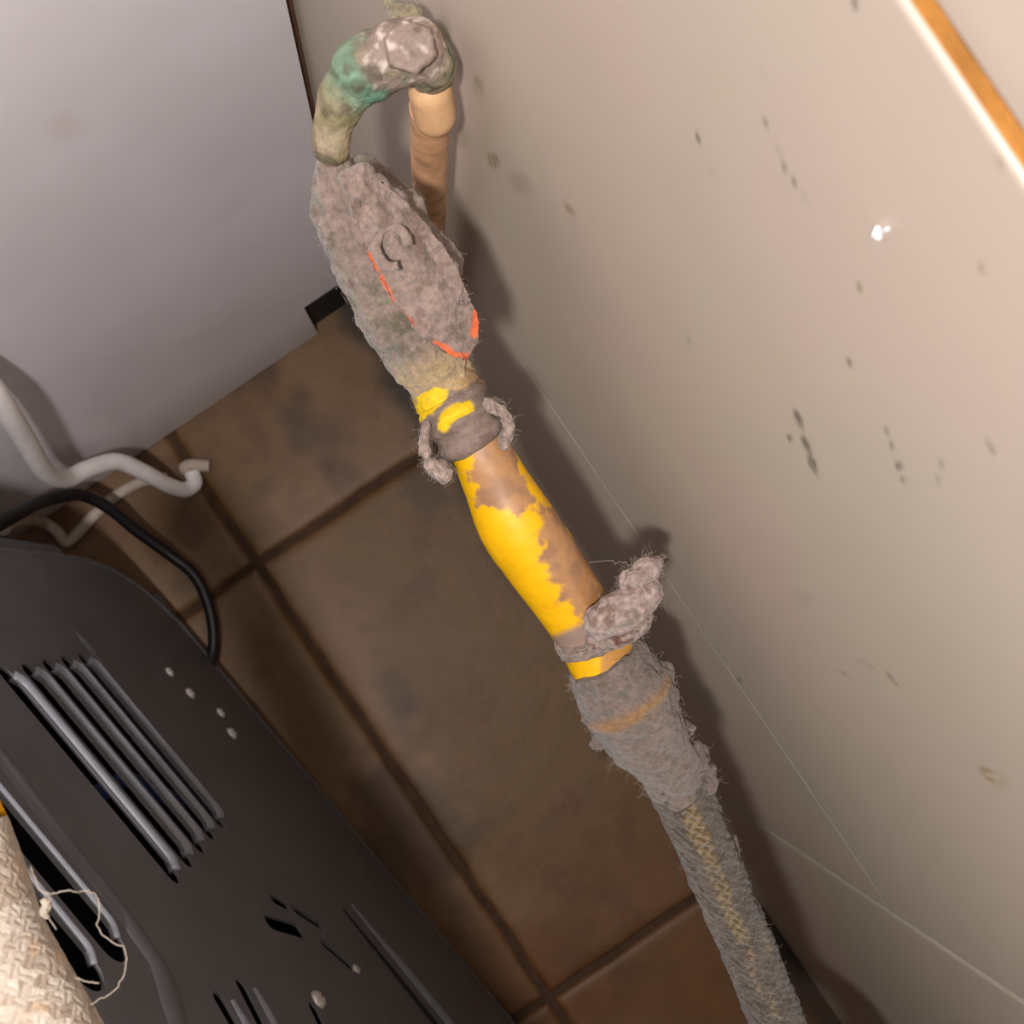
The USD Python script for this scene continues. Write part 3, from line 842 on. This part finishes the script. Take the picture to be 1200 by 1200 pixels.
strip = shapely.distance(shapely.points(pq[:, 0], pq[:, 1]), LineString([(796, 925), (812, 958), (832, 1010), (850, 1052), (872, 1105), (890, 1150), (908, 1200)]))
col = mixc(vis, dcol, sstep(.36, .50, br + .30 * sstep(5, 17, strip) - .10))
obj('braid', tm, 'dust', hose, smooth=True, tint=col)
sel = s < .36
curves('braid_lint', strands_on(v[sel], n[sel], 900, .005, 115), .00008, 'lint', hose)

for i, (px, py, d, r_) in enumerate(((820, 884, .412, 13), (826, 902, .416, 10), (704, 852, .408, 10), (762, 898, .418, 8), (790, 846, .408, 12), (802, 866, .410, 12), (852, 1000, .434, 8), (702, 812, .400, 11), (778, 802, .400, 12))):
    k_ = np.random.default_rng(200 + i)
    b = [(at(px + k_.uniform(-7, 7), py + k_.uniform(-20, 20), d + k_.uniform(-.003, .003)), r_ * k_.uniform(.6, 1.0) * d / F) for _ in range(4)]
    tm = roughen(smooth_solid(m3.Manifold.batch_boolean([hull(b[q], b[q + 1]) for q in range(3)], m3.OpType.Add), .0008, 6), .0036, 170, 210 + i)
    col, _ = dusty(tm, lin(100, 88, 82), .55, 220 + i, (lin(124, 110, 104), lin(104, 92, 86)))
    obj('dust_clump', tm, 'dust', hose, smooth=True, tint=col)
    curves('clump_lint', strands_on(np.asarray(tm.vertices), np.asarray(tm.vertex_normals), 70, .006, 230 + i), .00008, 'lint', hose)

# hanging strands between clamp and wall
def strand(pts, m=24, seed=0, amp=.0006):
    C, _ = catmull(np.array(pts), m)
    r = np.random.default_rng(seed)
    C[1:-1] += r.normal(0, amp, (m - 2, 3)) * .5
    return C
curves('cobweb', [strand([at(690, 660, .36), at(715, 657, .362), at(740, 661, .365), at(764, 655, .37)], seed=1), strand([at(764, 660, .365), at(776, 652, .37), on_wall(782, 652)], seed=2),
                  strand([at(566, 470, .35), at(585, 468, .352), at(598, 478, .356)], seed=3)], .0002, 'lint', cl)

# ------------------------------------------------------------------ near end of a braided hose, bottom left
fh = thing('braided_hose', 'beige woven hose end with loose threads, close up in the lower left corner', 'hose', at(0, 1110, .25))
ctr = [(-72, 988, .251), (-52, 1042, .250), (-28, 1112, .249), (6, 1174, .249), (43, 1238, .250), (82, 1300, .254)]
P = np.array([hp(x, y, d, 77) for x, y, d in ctr] + [[-.1405, -.113, .633, .0150]])
Cc, sl = catmull(P, 400)
def wob(S, T):
    q = np.stack([np.cos(T) * 4, np.sin(T) * 4, S * 220], -1)
    return S + (meshkit.fbm(q, 2, 141) - .5) * .003, T + (meshkit.fbm(q + 50, 2, 142) - .5) * .16
def fshape(S, T):
    h, _, _, _ = braid(*wob(S, T), .016, 24, .10)
    return .0006 * h ** .3
v, f, s, t, k, _ = sweep(P, 520, 340, fshape)
h, ia, ib, ov = braid(*wob(s, t), .016, 24, .10)
cell = np.where(ov > 0, ia * 7.13 + 1.7, ib * 5.71 + 3.1) + np.floor(s / .0065) * 3.7
rnd = np.modf(np.sin(cell * 12.9898) * 43758.5453)[0] % 1.0
col = mixc(lin(186, 175, 163), lin(148, 131, 115), rnd)
col = mixc(col, lin(150, 130, 112), sstep(.2, .02, h) * .4)
col = mixc(col, lin(190, 160, 130), sstep(.56, .7, meshkit.fbm(v * 160, 4, 121)) * .6)
sy = np.interp(s, sl, sl)
obj('woven_cover', (v, f), 'yarn', fh, smooth=True, tint=col)
# yellow end and brass nut running to the appliance
yP = np.array([hp(-152, 836, .264, 77), hp(-120, 899, .258, 77.5), hp(-90, 950, .2530, 78.5), hp(-70, 992, .2510, 79)])
v, f, *_ = sweep(yP, 60, 60)
obj('yellow_end', (v, f), 'sleeve', fh, smooth=True, tint=np.tile(lin(246, 184, 4), (len(v), 1)))
# loose threads
TH_ = [[(52, 1040, .2335), (66, 1044, .232), (86, 1040, .231)], [(100, 1042, .236), (112, 1042, .235), (121, 1052, .234), (122, 1070, .234), (120, 1082, .235), (128, 1094, .236)],
       [(128, 1094, .236), (140, 1103, .235), (152, 1108, .234), (154, 1124, .234), (150, 1142, .235), (140, 1158, .236), (126, 1166, .238), (112, 1174, .240)],
       [(94, 1142, .236), (106, 1147, .234), (122, 1149, .233)], [(56, 1042, .2345), (64, 1050, .233), (60, 1064, .233), (62, 1072, .234), (72, 1086, .236)], [(42, 1012, .238), (46, 1024, .236), (52, 1040, .2335)],
       [(86, 1040, .231), (94, 1042, .233), (100, 1042, .236)]]
TH_ = [[(x - 6, y + 3, d) for x, y, d in p] for p in TH_]
for i, pts in enumerate(TH_):
    C = strand([at(*p) for p in pts], 26, 130 + i, .0002)
    v, f, *_ = sweep(np.c_[C, np.full(len(C), .00013)], 60, 6)
    obj('thread', (v, f), 'thread', fh, smooth=True)
P = np.array([hp(50, 1053, .235, 4), hp(55, 1061, .235, 6), hp(51, 1069, .236, 5), hp(56, 1075, .237, 3)])
v, f, *_ = sweep(P, 24, 10)
obj('thread_knot', (v, f), 'thread', fh, smooth=True)
sv = v
